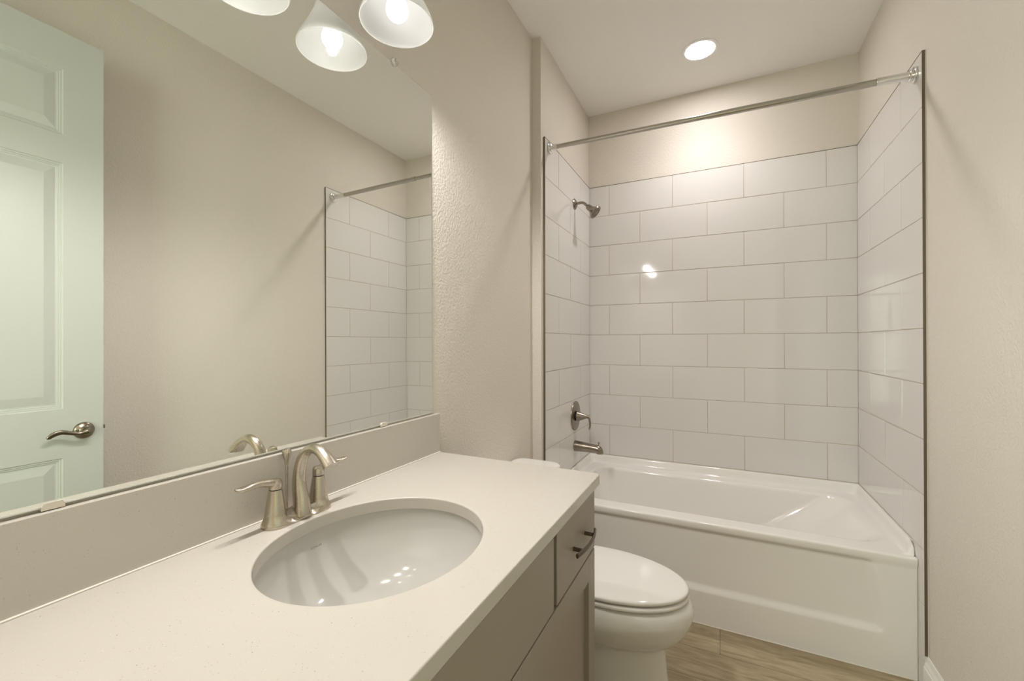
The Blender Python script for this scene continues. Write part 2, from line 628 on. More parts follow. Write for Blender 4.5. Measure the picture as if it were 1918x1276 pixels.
def door_leaf():
    bm = nb()
    st = 0.1125 * KD
    mid = (Y0 + Y1) / 2
    ya, yb_, yc, yd = Y0 + st, mid - 0.055, mid + 0.055, Y1 - st
    zz = [0.012, 0.25] + [1.2996 + (z - 1.2996) * KD for z in (0.8892, 1.067, 1.958, 2.062, 2.302, 2.437)]
    ys = [Y0, ya, yb_, yc, yd, Y1]
    for sx, nx in ((XD, 1), (XD + DT, -1)):
        for i in range(5):
            for j in range(7):
                y0, y1, z0, z1 = ys[i], ys[i + 1], zz[j], zz[j + 1]
                if i in (1, 3) and j in (1, 3, 5):
                    rs = []
                    for ins, dp in ((0, 0), (0.003, 0.0035), (0.0075, 0.0035), (0.0095, 0.0062), (0.0135, 0.0062), (0.0155, 0.0088), (0.020, 0.0092), (0.050, 0.0024), (0.053, 0.0018)):
                        rs.append(ring(bm, [(sx + nx * dp, a, c) for a, c in ((y0 + ins, z0 + ins), (y1 - ins, z0 + ins), (y1 - ins, z1 - ins), (y0 + ins, z1 - ins))]))
                    for p, s in zip(rs, rs[1:]):
                        bridge(bm, p, s)
                    bm.faces.new(rs[-1])
                else:
                    bm.faces.new(ring(bm, [(sx, y0, z0), (sx, y1, z0), (sx, y1, z1), (sx, y0, z1)]))
    c = [(Y0, zz[0]), (Y1, zz[0]), (Y1, zz[-1]), (Y0, zz[-1])]
    bridge(bm, ring(bm, [(XD, y, z) for y, z in c]), ring(bm, [(XD + DT, y, z) for y, z in c]))
    bmesh.ops.remove_doubles(bm, verts=bm.verts[:], dist=1e-5)
    return bm


obj('door_leaf', door_leaf(), M['door'], door, angle=12)
HY, HZ = 0.7738, 0.9656
for sgn, x in ((-1, XD), (1, XD + DT)):
    b = nb()
    lathe(b, (x, HY, HZ), (sgn, 0, 0), [(0.032, 0), (0.032, 0.003), (0.0305, 0.006), (0.026, 0.0095), (0.0195, 0.0125), (0.0165, 0.015), (0.0135, 0.018), (0.0120, 0.022), (0.0120, 0.040)], 40)
    hd = obj('door_handle', b, M['nickel_dark'], door, label='dark satin nickel door lever')
    b = nb()
    X = x + sgn * 0.047
    sweep(b, [(X, HY + 0.010, HZ + 0.001, 0.006, 0.006), (X, HY + 0.004, HZ + 0.0005, 0.0085, 0.0105), (X, HY - 0.008, HZ - 0.001, 0.0085, 0.0105), (X - sgn * 0.002, HY - 0.026, HZ - 0.005, 0.0068, 0.0082),
              (X - sgn * 0.005, HY - 0.050, HZ + 0.001, 0.0058, 0.0075), (X - sgn * 0.007, HY - 0.075, HZ + 0.008, 0.0055, 0.0085), (X - sgn * 0.009, HY - 0.094, HZ + 0.004, 0.005, 0.0090), (X - sgn * 0.011, HY - 0.108, HZ - 0.006, 0.004, 0.007), (X - sgn * 0.012, HY - 0.112, HZ - 0.010, 0.002, 0.003)], (1, 0, 0), 20, 6)
    lathe(b, (x + sgn * 0.038, HY, HZ), (sgn, 0, 0), [(0.0115, 0), (0.0125, 0.004), (0.0120, 0.012), (0.0085, 0.0165), (0.0045, 0.0175)], 24)
    obj('lever', b, M['nickel_dark'], hd)
    b = nb()
    lathe(b, (x + sgn * 0.0552, HY, HZ), (sgn, 0, 0), [(0.0052, 0), (0.0052, 0.002), (0.0046, 0.0028)], 20)
    box(b, x + sgn * 0.0578, x + sgn * 0.0600, HY - 0.0008, HY + 0.0008, HZ - 0.004, HZ + 0.004)
    obj('lock_button', b, M['nickel'], hd)
b = nb()
box(b, XD + 0.012, XD + 0.028, Y1 - 0.001, Y1 + 0.010, HZ - 0.006, HZ + 0.010, 0.002)
box(b, XD + 0.008, XD + 0.032, Y1 - 0.001, Y1 + 0.001, HZ - 0.028, HZ + 0.028, 0.0004, 1)
obj('latch', b, M['nickel_dark'], door)
for zz in (0.25, 1.2, 2.2):
    b = nb()
    lathe(b, (XD + DT + 0.003, Y0 - 0.002, zz), (0, 0, 1), [(0.006, 0), (0.006, 0.09)], 14)
    obj('hinge', b, M['nickel_dark'], door)

# ------------------------------------------------------------------ vanity cabinet
CY1, CY0, CZ = 1.200, YF + 0.004, 0.8955
XF, XB = 0.565, 0.546        # door faces, face frame
van = thing('vanity_cabinet', 'greige painted vanity cabinet under the speckled countertop, with flat drawer fronts', 'cabinet', (0.28, 0.55, 0))
b = nb()
box(b, 0.001, XB, CY1 - 0.016, CY1, 0.10, CZ)            # side panels
box(b, 0.001, XB, CY0, CY0 + 0.016, 0.10, CZ)
box(b, 0.001, 0.008, CY0 + 0.016, CY1 - 0.016, 0.10, CZ)     # back
box(b, 0.008, XB, CY0 + 0.016, CY1 - 0.016, 0.10, 0.118)     # bottom
box(b, 0.001, 0.48, CY0, CY1, 0.0, 0.10)                    # plinth
obj('body', b, [M['cabinet']], van, smooth=False)
ZD0, ZD1 = 0.7195, 0.8785
obj('false_front', boxm(XB, XF, 0.345, 0.8695, ZD0, ZD1, 0.0012, 1), M['cabinet'], van)
obj('false_front', boxm(XB, XF, CY0 + 0.003, 0.325, ZD0, ZD1, 0.0012, 1), M['cabinet'], van)
drawer = obj('drawer', boxm(XB, XF, 0.8895, CY1 - 0.003, ZD0, ZD1, 0.0012, 1), M['cabinet'], van)


def pull(yc, zc, par):
    bm = nb()
    for y in (yc - 0.048, yc + 0.048):
        lathe(bm, (XF, y, zc), (1, 0, 0), [(0.0052, 0), (0.0048, 0.004), (0.0048, 0.0215)], 16)
    pts = []
    for k in range(9):
        t = -1 + 2 * k / 8
        pts.append((XF + 0.019 + 0.0105 * (1 - t * t), yc + t * 0.079, zc, 0.0062, 0.0036))
    sweep(bm, pts, (0, 0, 1), 16, 4)
    return obj('drawer_pull', bm, M['pull'], par, label='dark arched bar pull')


pull(1.053, 0.795, drawer)


def shaker(y0, y1, z0, z1, name='door'):
    bm = nb()
    s, d = 0.060, 0.0125
    # outline ring, inner edge, recess
    o_ = [(y0, z0), (y1, z0), (y1, z1), (y0, z1)]
    i_ = [(y0 + s, z0 + s), (y1 - s, z0 + s), (y1 - s, z1 - s - 0.006), (y0 + s, z1 - s - 0.006)]
    rb = ring(bm, [(XB, y, z) for y, z in o_])
    ro = ring(bm, [(XF - 0.001, y, z) for y, z in o_])
    c = 0.001
    sg = [(c, c), (-c, c), (-c, -c), (c, -c)]
    r2 = ring(bm, [(XF, y + a, z + e) for (y, z), (a, e) in zip(o_, sg)])
    r3 = ring(bm, [(XF, y - a * 0.6, z - e * 0.6) for (y, z), (a, e) in zip(i_, sg)])
    r4 = ring(bm, [(XF - 0.0008, y, z) for y, z in i_])
    r5 = ring(bm, [(XF - d, y, z) for y, z in i_])
    for p, q in ((rb, ro), (ro, r2), (r3, r4), (r4, r5)):
        bridge(bm, p, q)
    bm.faces.new(r5)
    bm.faces.new(rb)
    # frame with hairline joints between stiles and rails
    g = 0.0004
    Yi0, Yi1 = r3[0].co.y, r3[1].co.y
    Zi0, Zi1 = r3[0].co.z, r3[2].co.z
    ya, yb_ = r2[0].co.y, r2[1].co.y
    za, zb_ = r2[0].co.z, r2[2].co.z
    for (a, c_, e, f) in ((ya, Yi0 - g, za, zb_), (Yi1 + g, yb_, za, zb_), (Yi0 + g, Yi1 - g, za, Zi0), (Yi0 + g, Yi1 - g, Zi1, zb_)):
        bm.faces.new(ring(bm, [(XF, a, e), (XF, c_, e), (XF, c_, f), (XF, a, f)]))
    for yy in (Yi0, Yi1):
        for (e, f) in ((za, Zi0), (Zi1, zb_)):
            for q in ((yy - g, XF, yy, XF - 0.0008), (yy, XF - 0.0008, yy + g, XF)):
                bm.faces.new(ring(bm, [(q[1], q[0], e), (q[3], q[2], e), (q[3], q[2], f), (q[1], q[0], f)]))
    return obj(name, bm, M['cabinet'], van, smooth=False)


shaker(0.6435, CY1 - 0.003, 0.115, 0.7145)
shaker(CY0 + 0.003, 0.6395, 0.115, 0.7145)

# ------------------------------------------------------------------ countertop with oval cut-out and backsplash
ZC, ZCB = 0.9232, 0.8964
SX, SY, SA, SB = 0.2975, 0.6293, 0.1926, 0.2173
top = thing('countertop', 'speckled cream quartz countertop with an oval sink cut-out on the vanity', 'countertop', (0.29, 0.55, ZCB))


def counter():
    bm = nb()
    cx0, cx1, cy0, cy1, r = 0.0005, 0.5787, YF + 0.001, 1.2135, 0.014
    out = [(cx0, cy0), (cx1, cy0)]
    for k in range(9):
        a = PI / 2 * k / 8
        out.append((cx1 - r + r * math.cos(a), cy1 - r + r * math.sin(a)))
    out.append((cx0, cy1))
    # densify
    o2 = []
    for i, p in enumerate(out):
        q = out[(i + 1) % len(out)]
        L = math.hypot(q[0] - p[0], q[1] - p[1])
        n = max(1, int(L / 0.02))
        for k in range(n):
            o2.append((p[0] + (q[0] - p[0]) * k / n, p[1] + (q[1] - p[1]) * k / n))
    el = []
    for x, y in o2:
        t = math.atan2((y - SY) / SB, (x - SX) / SA)
        el.append((math.cos(t), math.sin(t)))

    def E(d, z):
        return [(SX + (SA + d) * c, SY + (SB + d) * s, z) for c, s in el]

    def O(d, z):
        return [(min(max(x, cx0 + (d if x < 0.01 else 0)), cx1 - d), min(y, cy1 - d), z) for x, y in o2]
    rs = [E(0.0, ZCB), E(0.0, ZC - 0.003), E(0.0008, ZC - 0.0010), E(0.0028, ZC), E(0.008, ZC), O(0.008, ZC), O(0.0025, ZC), O(0.0008, ZC - 0.0008), O(0, ZC - 0.0025), O(0, ZCB)]
    rv = [ring(bm, r_) for r_ in rs]
    for p, q in zip(rv, rv[1:]):
        bridge(bm, p, q)
    bridge(bm, rv[-1], rv[0])
    return bm


obj('slab', counter(), M['quartz'], top, angle=50)
ZBS = 1.0545
bs = obj('backsplash', boxm(0.0008, 0.0200, YF + 0.001, 1.2135, ZC + 0.0002, ZBS, 0.0012, 2), M['quartz'], top)
obj('caulk_bead', boxm(0.0195, 0.0245, YF + 0.002, 1.2135, ZC, ZC + 0.0022, 0.0010, 2), M['caulk'], top, label='pale caulk line along the backsplash')

# ------------------------------------------------------------------ undermount sink
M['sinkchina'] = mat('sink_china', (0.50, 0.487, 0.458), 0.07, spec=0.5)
sink = thing('sink', 'white oval china sink set under the countertop cut-out below the faucet', 'sink', (SX, SY, 0.735))


def sink_ring(ra, rb, z, n=96):
    return [(SX + ra * math.cos(2 * PI * k / n), SY + rb * math.sin(2 * PI * k / n), z) for k in range(n)]


b = nb()
A, B_ = SA + 0.005, SB + 0.005
ZR = ZCB - 0.0006
dep = 0.150
rs = [sink_ring(A + 0.022, B_ + 0.022, ZR - 0.012), sink_ring(A + 0.022, B_ + 0.022, ZR), sink_ring(A, B_, ZR)]
for k in range(1, 19):
    t = k / 18
    s = 1 - t
    # steep side walls, dished bottom
    ang = t * PI / 2
    rr = math.cos(ang) ** 0.62
    zz = math.sin(ang) ** 1.15
    if k == 18:
        rr = 0.02 / A
    ra, rb = A * rr, B_ * rr
    if rr < 0.3:
        f = rr / 0.3
        rb = ra * f * 0 + (B_ * rr) * f + ra * (1 - f)
    rs.append(sink_ring(ra, rb, ZR - dep * zz))
loft(b, rs, False, False)
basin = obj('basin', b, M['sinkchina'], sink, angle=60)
b = nb()
zb = ZR - dep
lathe(b, (SX, SY, zb - 0.03), (0, 0, 1), [(0.020, 0.0), (0.020, 0.029), (0.023, 0.031), (0.023, 0.033), (0.018, 0.0345), (0.017, 0.0335)], 32)
lathe(b, (SX, SY, zb - 0.001), (0, 0, 1), [(0.015, 0), (0.0155, 0.006), (0.013, 0.0085), (0.004, 0.0095)], 32)
obj('drain', b, M['nickel'], sink, label='brushed nickel drain')


def logo():
    cu = bpy.data.curves.new('logo_lettering', 'FONT')
    cu.body = 'KOHLER'
    cu.align_x = 'CENTER'
    cu.align_y = 'CENTER'
    cu.size = 0.0062
    cu.space_character = 1.15
    to = bpy.data.objects.new('logo_lettering', cu)
    COL.objects.link(to)
    dg = bpy.context.evaluated_depsgraph_get()
    me = bpy.data.meshes.new_from_object(to.evaluated_get(dg))
    bpy.data.objects.remove(to)
    bm = nb()
    bm.from_mesh(me)
    bpy.data.meshes.remove(me)
    tb = nb()
    tb.from_mesh(basin.data)
    bmesh.ops.translate(tb, verts=tb.verts[:], vec=root_loc(sink))
    tree = BVHTree.FromBMesh(tb)
    hit, nrm, _, _ = tree.find_nearest(Vector((0.1057, 0.6432, 0.8598)))     # printed high on the back of the bowl
    if nrm.x < 0:
        nrm = -nrm
    u = Vector((0, 0, 1)).cross(nrm).normalized()
    v = nrm.cross(u).normalized()
    for vt in bm.verts:
        p = hit + u * vt.co.x + v * vt.co.y
        q = tree.find_nearest(p)
        n2 = q[1] if q[1].dot(nrm) > 0 else -q[1]
        vt.co = q[0] + n2 * 0.0003
    tb.free()
    return bm


obj('logo_lettering', logo(), M['logo'], sink, smooth=False, label='small grey maker lettering', recalc=False)

# ------------------------------------------------------------------ faucet
FX, FY = 0.0655, 0.6293
fau = thing('bathroom_faucet', 'brushed nickel two handle bathroom faucet with arched spout, behind the oval sink', 'faucet', (FX, FY, ZC))


def stadium(hl, hw, z, waist=0.0, n=14):
    """plan ring: long axis y; waist narrows between the three bosses."""
    pts = []
    L = hl - hw
    for k in range(n + 1):
        a = -PI / 2 + PI * k / n
        pts.append((hw * math.cos(a - PI / 2) * 1.0, -L + hw * math.sin(a - PI / 2)))
    pts = []
    # right side (x+) going from -y to +y
    for k in range(n + 1):
        a = PI + PI * k / n          # around the -y end
        pts.append((hw * math.cos(a), -L + hw * math.sin(a)))
    m_ = 16
    for k in range(1, m_):
        y = -L + 2 * L * k / m_
        pts.append((hw - waist * math.sin(PI * k / m_) ** 2, y))
    for k in range(n + 1):
        a = PI * k / n
        pts.append((hw * math.cos(a), L + hw * math.sin(a)))
    for k in range(1, m_):
        y = L - 2 * L * k / m_
        pts.append((-hw + waist * math.sin(PI * k / m_) ** 2, y))
    return [(FX + x, FY + y, z) for x, y in pts]


b = nb()
rv = loft(b, [stadium(0.0785, 0.0262, ZC + 0.0003), stadium(0.0790, 0.0267, ZC + 0.004), stadium(0.0780, 0.0257, ZC + 0.008, 0.002), stadium(0.0755, 0.0228, ZC + 0.0125, 0.003),
              stadium(0.0735, 0.0205, ZC + 0.0165, 0.004), stadium(0.0725, 0.0190, ZC + 0.0215, 0.004), stadium(0.0710, 0.0168, ZC + 0.0215, 0.004)])
# dip the top of the plate between the bosses
for v in b.verts:
    t = (v.co.y - FY) / 0.052
    if abs(t) < 1:
        k = (v.co.z - ZC) / 0.0215
        v.co.z -= 0.010 * k * math.sin(PI * abs(t)) ** 2
obj('base_plate', b, M['nickel'], fau, angle=50)
for sgn in (-1, 1):
    hy = FY + sgn * 0.0522
    b = nb()
    lathe(b, (FX, hy, ZC), (0, 0, 1), [(0.0255, 0.002), (0.0252, 0.008), (0.0232, 0.013), (0.0212, 0.018), (0.0202, 0.0235), (0.0200, 0.0255), (0.0194, 0.030), (0.0176, 0.042), (0.0157, 0.054), (0.0138, 0.067), (0.0128, 0.0735), (0.0118, 0.0742)], 44)
    hb = obj('handle', b, M['nickel'], fau)
    b = nb()
    lathe(b, (FX, hy, ZC), (0, 0, 1), [(0.0116, 0.0735), (0.0116, 0.0765)], 32)
    obj('dark_gap_ring', b, M['dark'], hb)  # near-black ring put in the gap below the lever for its shade
    b = nb()
    lathe(b, (FX, hy, ZC), (0, 0, 1), [(0.0127, 0.0758), (0.0129, 0.0775), (0.0129, 0.086), (0.0122, 0.0910), (0.0098, 0.0945), (0.005, 0.0962)], 36)
    LV = [(-0.008, 0.0860, 0.0090, 0.0070), (0.003, 0.0875, 0.0108, 0.0085), (0.015, 0.0910, 0.0100, 0.0080), (0.030, 0.0942, 0.0086, 0.0070), (0.046, 0.0950, 0.0084, 0.0062), (0.060, 0.0940, 0.0092, 0.0056), (0.071, 0.0942, 0.0094, 0.0046), (0.0785, 0.0962, 0.0066, 0.0030), (0.0815, 0.0978, 0.0018, 0.001)]
    sweep(b, [(FX, hy + sgn * y, ZC + z, p, q) for y, z, p, q in LV], (1, 0, 0), 24, 6)
    obj('lever', b, M['nickel'], hb)
b = nb()
SPT = [(0.0790, 0.930, 0.0190, 0.0195), (0.0780, 0.943, 0.0180, 0.0185), (0.0755, 0.962, 0.0160, 0.0170), (0.0705, 0.985, 0.0140, 0.0150), (0.0690, 1.005, 0.0130, 0.0135), (0.0715, 1.026, 0.0123, 0.0124),
       (0.0800, 1.050, 0.0117, 0.0112), (0.0950, 1.0675, 0.0112, 0.0104), (0.1150, 1.0752, 0.0113, 0.0102), (0.1340, 1.0710, 0.0124, 0.0106), (0.1500, 1.0605, 0.0144, 0.0114), (0.1620, 1.0490, 0.0166, 0.0124), (0.1675, 1.0435, 0.0172, 0.0128)]
sweep(b, [(x, FY, z, p, q) for x, z, p, q in SPT], (0, 1, 0), 32, 6)
# shear the outlet so it opens downward
for v in b.verts:
    if v.co.x > 0.12 and v.co.z < 1.0405:
        v.co.z = 1.0405
sp = obj('spout', b, M['nickel'], fau, angle=50)
b = nb()
lathe(b, (0.032, FY - 0.002, ZC), (0, 0, 1), [(0.0028, 0.012), (0.0028, 0.098), (0.0036, 0.1), (0.0036, 0.102), (0.0030, 0.104), (0.0044, 0.115), (0.0070, 0.123), (0.0094, 0.130), (0.0098, 0.1355), (0.0080, 0.1410), (0.0036, 0.1435)], 24)
obj('lift_rod', b, M['nickel'], fau)

# ------------------------------------------------------------------ mirror (hung very slightly out of true)
mir = thing('wall_mirror', 'large frameless wall mirror clipped above the backsplash', 'mirror', (0.0, 0.6, 1.0588))
MA, MB, MXX = 0.0037, 0.0026, 0.006
MY0, MY1, MZ0, MZ1 = 0.02, 1.1905, 1.0590, 2.1455


def mx(y, z):
    return MXX - (MA * (y - 0.8) + MB * (z - 1.6))


b = nb()
co = [(MY0, MZ0), (MY1, MZ0), (MY1, MZ1), (MY0, MZ1)]
q0 = ring(b, [(0.0006, y, z) for y, z in co])
q1 = ring(b, [(mx(y, z) - 0.0024, y, z) for y, z in co])
ins = 0.0032
ci = [(MY0 + ins, MZ0 + ins), (MY1 - ins, MZ0 + ins), (MY1 - ins, MZ1 - ins), (MY0 + ins, MZ1 - ins)]
q2 = ring(b, [(mx(y, z), y, z) for y, z in ci])
b.faces.new(q0).material_index = 1
bridge(b, q0, q1, 1)
bridge(b, q1, q2, 1)
b.faces.new(q2).material_index = 0
obj('mirror_glass', b, [M['mirror'], M['mirroredge']], mir, smooth=False)
for y in (0.268, 0.954):
    b = nb()
    prof = [(-0.0125, -0.003), (0.0125, -0.003), (0.0125, 0.003), (0.009, 0.0072), (-0.009, 0.0072), (-0.0125, 0.003)]
    loft(b, [[(x, y + a, MZ0 + c) for a, c in prof] for x in (0.0012, 0.0105)])
    obj('mirror_clip', b, M['clip'], mir, smooth=False)
b = nb()
lathe(b, (0.0012, 1.003, MZ1 + 0.002), (1, 0, 0), [(0.0105, 0), (0.0118, 0.002), (0.0118, 0.007), (0.009, 0.0105), (0.004, 0.0112)], 8)
cl = obj('mirror_clip', b, M['clear'], mir, smooth=False, label='clear plastic rosette clip')
b = nb()
lathe(b, (0.0124, 1.003, MZ1 + 0.004), (1, 0, 0), [(0.0035, 0), (0.0038, 0.001), (0.0030, 0.0022)], 16)
obj('screw', b, M['chrome'], cl)

# ------------------------------------------------------------------ vanity light: three bell shades
LX, LZ = 0.124, 2.142
lamp = thing('vanity_light', 'wall light with lit white bell shades above the mirror', 'light fixture', (0.0, 0.6245, 2.36))
b = nb()
loft(b, [[(x, 0.6245 + s * (0.30 - k), z0 + (t * (0.055 - k))) for s, t in ((-1, -1), (1, -1), (1, 1), (-1, 1))] for x, k, z0 in ((0.0005, 0, 2.385), (0.016, 0, 2.385), (0.022, 0.006, 2.385))])
obj('back_plate', b, M['nickel'], lamp, angle=20)
SHADE_Y = (0.878, 0.6245, 0.371)
for y in SHADE_Y:
    b = nb()
    sweep(b, [(0.020, y, 2.385, 0.008, 0.008), (0.060, y, 2.392, 0.008, 0.008), (0.098, y, 2.400, 0.008, 0.008), (0.118, y, 2.393, 0.008, 0.008), (LX, y, 2.372, 0.008, 0.008), (LX, y, 2.350, 0.008, 0.008)], (0, 1, 0), 16, 6)
    lathe(b, (LX, y, 2.356), (0, 0, -1), [(0.012, 0), (0.028, 0.004), (0.030, 0.010), (0.030, 0.040), (0.026, 0.042)], 32)
    arm = obj('lamp_arm', b, M['nickel'], lamp)
    # bell shade, a thin shell
    prof = spline([(0.0345, 0.185), (0.0365, 0.160), (0.0420, 0.130), (0.0510, 0.100), (0.0625, 0.072), (0.0750, 0.047), (0.0865, 0.025), (0.0930, 0.010), (0.0953, 0.0)], 5)
    b = nb()
    tk = 0.003
    ins_ = [(r - tk, h) for r, h in prof]
    lathe(b, (LX, y, LZ), (0, 0, 1), prof + [(0.0938, -0.0012)] + ins_[::-1], 64, False, False)
    sh = obj('lamp_shade', b, M['shade'], lamp, angle=70)
    b = nb()
    pr = [(0.0005, 0.0)] + [(0.0290 * math.sin(a), 0.0290 * (1 - math.cos(a))) for a in [PI * k / 16 for k in range(1, 11)]] + [(0.0235, 0.050), (0.0185, 0.062), (0.0150, 0.075), (0.0135, 0.092), (0.0135, 0.130)]
    lathe(b, (LX, y, LZ + 0.006), (0, 0, 1), pr, 32)
    obj('bulb', b, M['bulb'], lamp)
    ld = bpy.data.lights.new('bulb_light', 'SPOT')
    ld.energy = BULB_W
    ld.color = WARM
    ld.shadow_soft_size = 0.014
    ld.spot_size = R(180)
    ld.spot_blend = 0.48
    lo = bpy.data.objects.new('bulb_light', ld)
    COL.objects.link(lo)
    lo.parent = lamp
    lo.location = Vector((LX, y, LZ + 0.002)) - lamp.location

# ------------------------------------------------------------------ recessed ceiling light
RLX, RLY = 0.789, 2.541
can = thing('recessed_light', 'round lit recessed downlight in the ceiling over the bathtub', 'ceiling light', (RLX, RLY, H))
b = nb()
lathe(b, (RLX, RLY, H), (0, 0, -1), [(0.0930, -0.0005), (0.0930, 0.002), (0.0905, 0.0042), (0.0860, 0.0050), (0.0760, 0.0040), (0.0735, 0.0012), (0.0735, -0.0005)], 64, False, False)
obj('trim_ring', b, M['canring'], can)
b = nb()
lathe(b, (RLX, RLY, H), (0, 0, -1), [(0.0735, 0.0010), (0.070, 0.0022), (0.03, 0.0030), (0.0005, 0.0031)], 64, False, True)
obj('lamp_lens', b, M['lens'], can)
ld = bpy.data.lights.new('recessed_lamp_beam', 'SPOT')
ld.energy = CAN_W
ld.color = WARM2
ld.shadow_soft_size = 0.045
ld.spot_size = R(128)
ld.spot_blend = 1.0
lo = bpy.data.objects.new('recessed_lamp_beam', ld)
COL.objects.link(lo)
lo.parent = can
lo.location = (0, 0, -0.012)

# ------------------------------------------------------------------ bathtub
ZRIM, ZLIP = 0.4691, 0.520
TX0, TX1, TY0, TY1 = XL + 0.0012, XR - 0.0012, 2.150, YB - 0.0012
tub = thing('bathtub', 'white alcove bathtub with a recessed apron panel, in front of the tiled walls', 'bathtub', (0.81, 2.55, 0))


def tub_shell():
    bm = nb()

    def lipz(x, y, z):
        return z
    def R0(ins, z, r=0.012, front=None):
        yf = 2.172 if front is None else front
        return rrect(TX0 + ins, TX1 - ins, yf, TY1 - ins, r, z, 10, 24)
    rs = []
    # lip on three sides: height fades to the deck level at the front
    for ins, dz in ((0.0, ZLIP - ZRIM), (0.004, ZLIP - ZRIM - 0.0012), (0.0085, ZLIP - ZRIM - 0.006), (0.0125, 0.030), (0.0165, 0.014), (0.022, 0.005), (0.030, 0.001)):
        rg = []
        for (x, y, z) in R0(ins, ZRIM, 0.012 + ins * 0.8):
            k = sstep(2.176, 2.192, y)
            rg.append((x, y, ZRIM + dz * k))
        rs.append(rg)
    DX0_, DX1_, DY0, DY1 = TX0 + 0.082, TX1 - 0.075, 2.2515, 2.8445
    rs.append(rrect(DX0_ - 0.012, DX1_ + 0.040, DY0 - 0.012, DY1 + 0.012, (0.085, 0.135), ZRIM, 10, 24))
    rs.append(rrect(DX0_ - 0.004, DX1_ + 0.026, DY0 - 0.006, DY1 + 0.006, (0.082, 0.13), ZRIM - 0.0014, 10, 24))
    rs.append(rrect(DX0_ + 0.002, DX1_ + 0.004, DY0 + 0.000, DY1 - 0.000, (0.08, 0.122), ZRIM - 0.0055, 10, 24))
    rs.append(rrect(DX0_ + 0.006, DX1_ - 0.022, DY0 + 0.005, DY1 - 0.005, (0.08, 0.112), ZRIM - 0.018, 10, 24))
    # basin walls: straight at the drain end, sloped backrest at the right
    for t in (0.2, 0.4, 0.6, 0.78, 0.88, 0.94, 0.975, 1.0):
        z = ZRIM - 0.018 - t * 0.345
        e = 0.0 if t < 0.78 else (t - 0.78) / 0.22
        cv = 0.070 * e ** 2.2
        rs.append(rrect(DX0_ + 0.006 + 0.045 * t + cv, DX1_ - 0.022 - 0.385 * t ** 0.95 - cv, DY0 + 0.005 + 0.035 * t + cv, DY1 - 0.005 - 0.045 * t - cv, (0.08 + 0.02 * t, 0.112 + 0.10 * t), z, 10, 24))
    loft(bm, rs, False, True)
    return bm


obj('basin', tub_shell(), M['acrylic'], tub, angle=60)


def tub_apron():
    bm = nb()
    xs = [TX0 + (TX1 - TX0) * k / 150 for k in range(151)]
    prof = [(2.172, ZRIM), (2.1575, ZRIM - 0.0002), (2.1535, ZRIM - 0.0014), (2.1510, ZRIM - 0.0045), (2.1504, ZRIM - 0.010), (2.1507, ZRIM - 0.018), (2.1520, ZRIM - 0.026), (2.1545, ZRIM - 0.035)]
    zs = [0.426 - 0.426 * k / 70 for k in range(71)]
    cols = []
    for x in xs:
        col = [bm.verts.new((x, y, z)) for y, z in prof]
        for z in zs:
            top_ = sstep(0.43, 0.38, z)
            # right edge of the panel leans outward towards the floor, rounded lower corner
            xr_ = 1.452 - 0.10 * max(0, (z - 0.20)) ** 1.3 * 2.2
            kx = sstep(xr_ + 0.014, xr_ - 0.020, x) * sstep(0.145, 0.18, x)
            zb_ = 0.150 + 0.00 * x
            kz = sstep(zb_ + 0.000, zb_ + 0.024, z)
            d = 0.020 * min(kx, 1) * kz
            d = d * (1 - 0.35 * sstep(0.30, 0.43, z))
            col.append(bm.verts.new((x, 2.1565 + d, z)))
        cols.append(col)
    for a, c in zip(cols, cols[1:]):
        for i in range(len(a) - 1):
            bm.faces.new((a[i], c[i], c[i + 1], a[i + 1]))
    return bm


obj('apron', tub_apron(), M['acrylic'], tub, angle=70)
b = nb()
box(b, TX0 + 0.01, TX1 - 0.0005, 2.1530, 2.1570, 0.0, 0.0045, 0.0012, 1)
e = 0.0007
box(b, XR - 0.0036, XR - e, 2.1555, 2.1635, 0.003, 0.46, 0.001, 1)
box(b, XL + e, XR - e, YB - 0.0038, YB - e, ZLIP - 0.001, ZLIP + 0.003, 0.001, 1)
box(b, XR - 0.0038, XR - e, 2.192, YB - e, ZLIP - 0.001, ZLIP + 0.003, 0.001, 1)
box(b, XL + e, XL + 0.0038, 2.192, YB - e, ZLIP - 0.001, ZLIP + 0.003, 0.001, 1)
obj('caulk_bead', b, M['caulk'], tub)
b = nb()
lathe(b, (TX0 + 0.100, 2.55, 0.34), (1, 0, -0.1), [(0.036, 0), (0.036, 0.006), (0.030, 0.010), (0.006, 0.012)], 32)
obj('overflow_plate', b, M['nickel'], tub, label='nickel overflow plate')

# ------------------------------------------------------------------ shower fittings on the left tiled wall
PY = 2.596
sh = thing('shower_fixture', 'brushed nickel shower head on a short bent arm high on the tiled wall', 'shower head', (XL, PY, 2.1705))
b = nb()
lathe(b, (XL, PY, 2.1705), (1, 0, 0), [(0.034, 0), (0.034, 0.002), (0.031, 0.006), (0.022, 0.012), (0.0135, 0.016), (0.0115, 0.017)], 36)
obj('wall_flange', b, M['nickel_dark'], sh)
b = nb()
sweep(b, [(XL + 0.004, PY, 2.1705, 0.0085, 0.0085), (XL + 0.030, PY, 2.1735, 0.0085, 0.0085), (XL + 0.052, PY, 2.1725, 0.0085, 0.0085), (XL + 0.070, PY, 2.162, 0.0085, 0.0085), (XL + 0.092, PY, 2.138, 0.0085, 0.0085)], (0, 1, 0), 20, 6)
obj('shower_arm', b, M['nickel_dark'], sh)
ax = Vector((0.76, 0, -0.66)).normalized()
b = nb()
lathe(b, (XL + 0.084, PY, 2.146), ax, [(0.013, 0.0), (0.0165, 0.003), (0.0165, 0.012), (0.0185, 0.016), (0.0185, 0.030), (0.0205, 0.034), (0.0255, 0.046), (0.0345, 0.058), (0.0415, 0.064), (0.0430, 0.068), (0.0420, 0.0715), (0.0385, 0.0725)], 40)
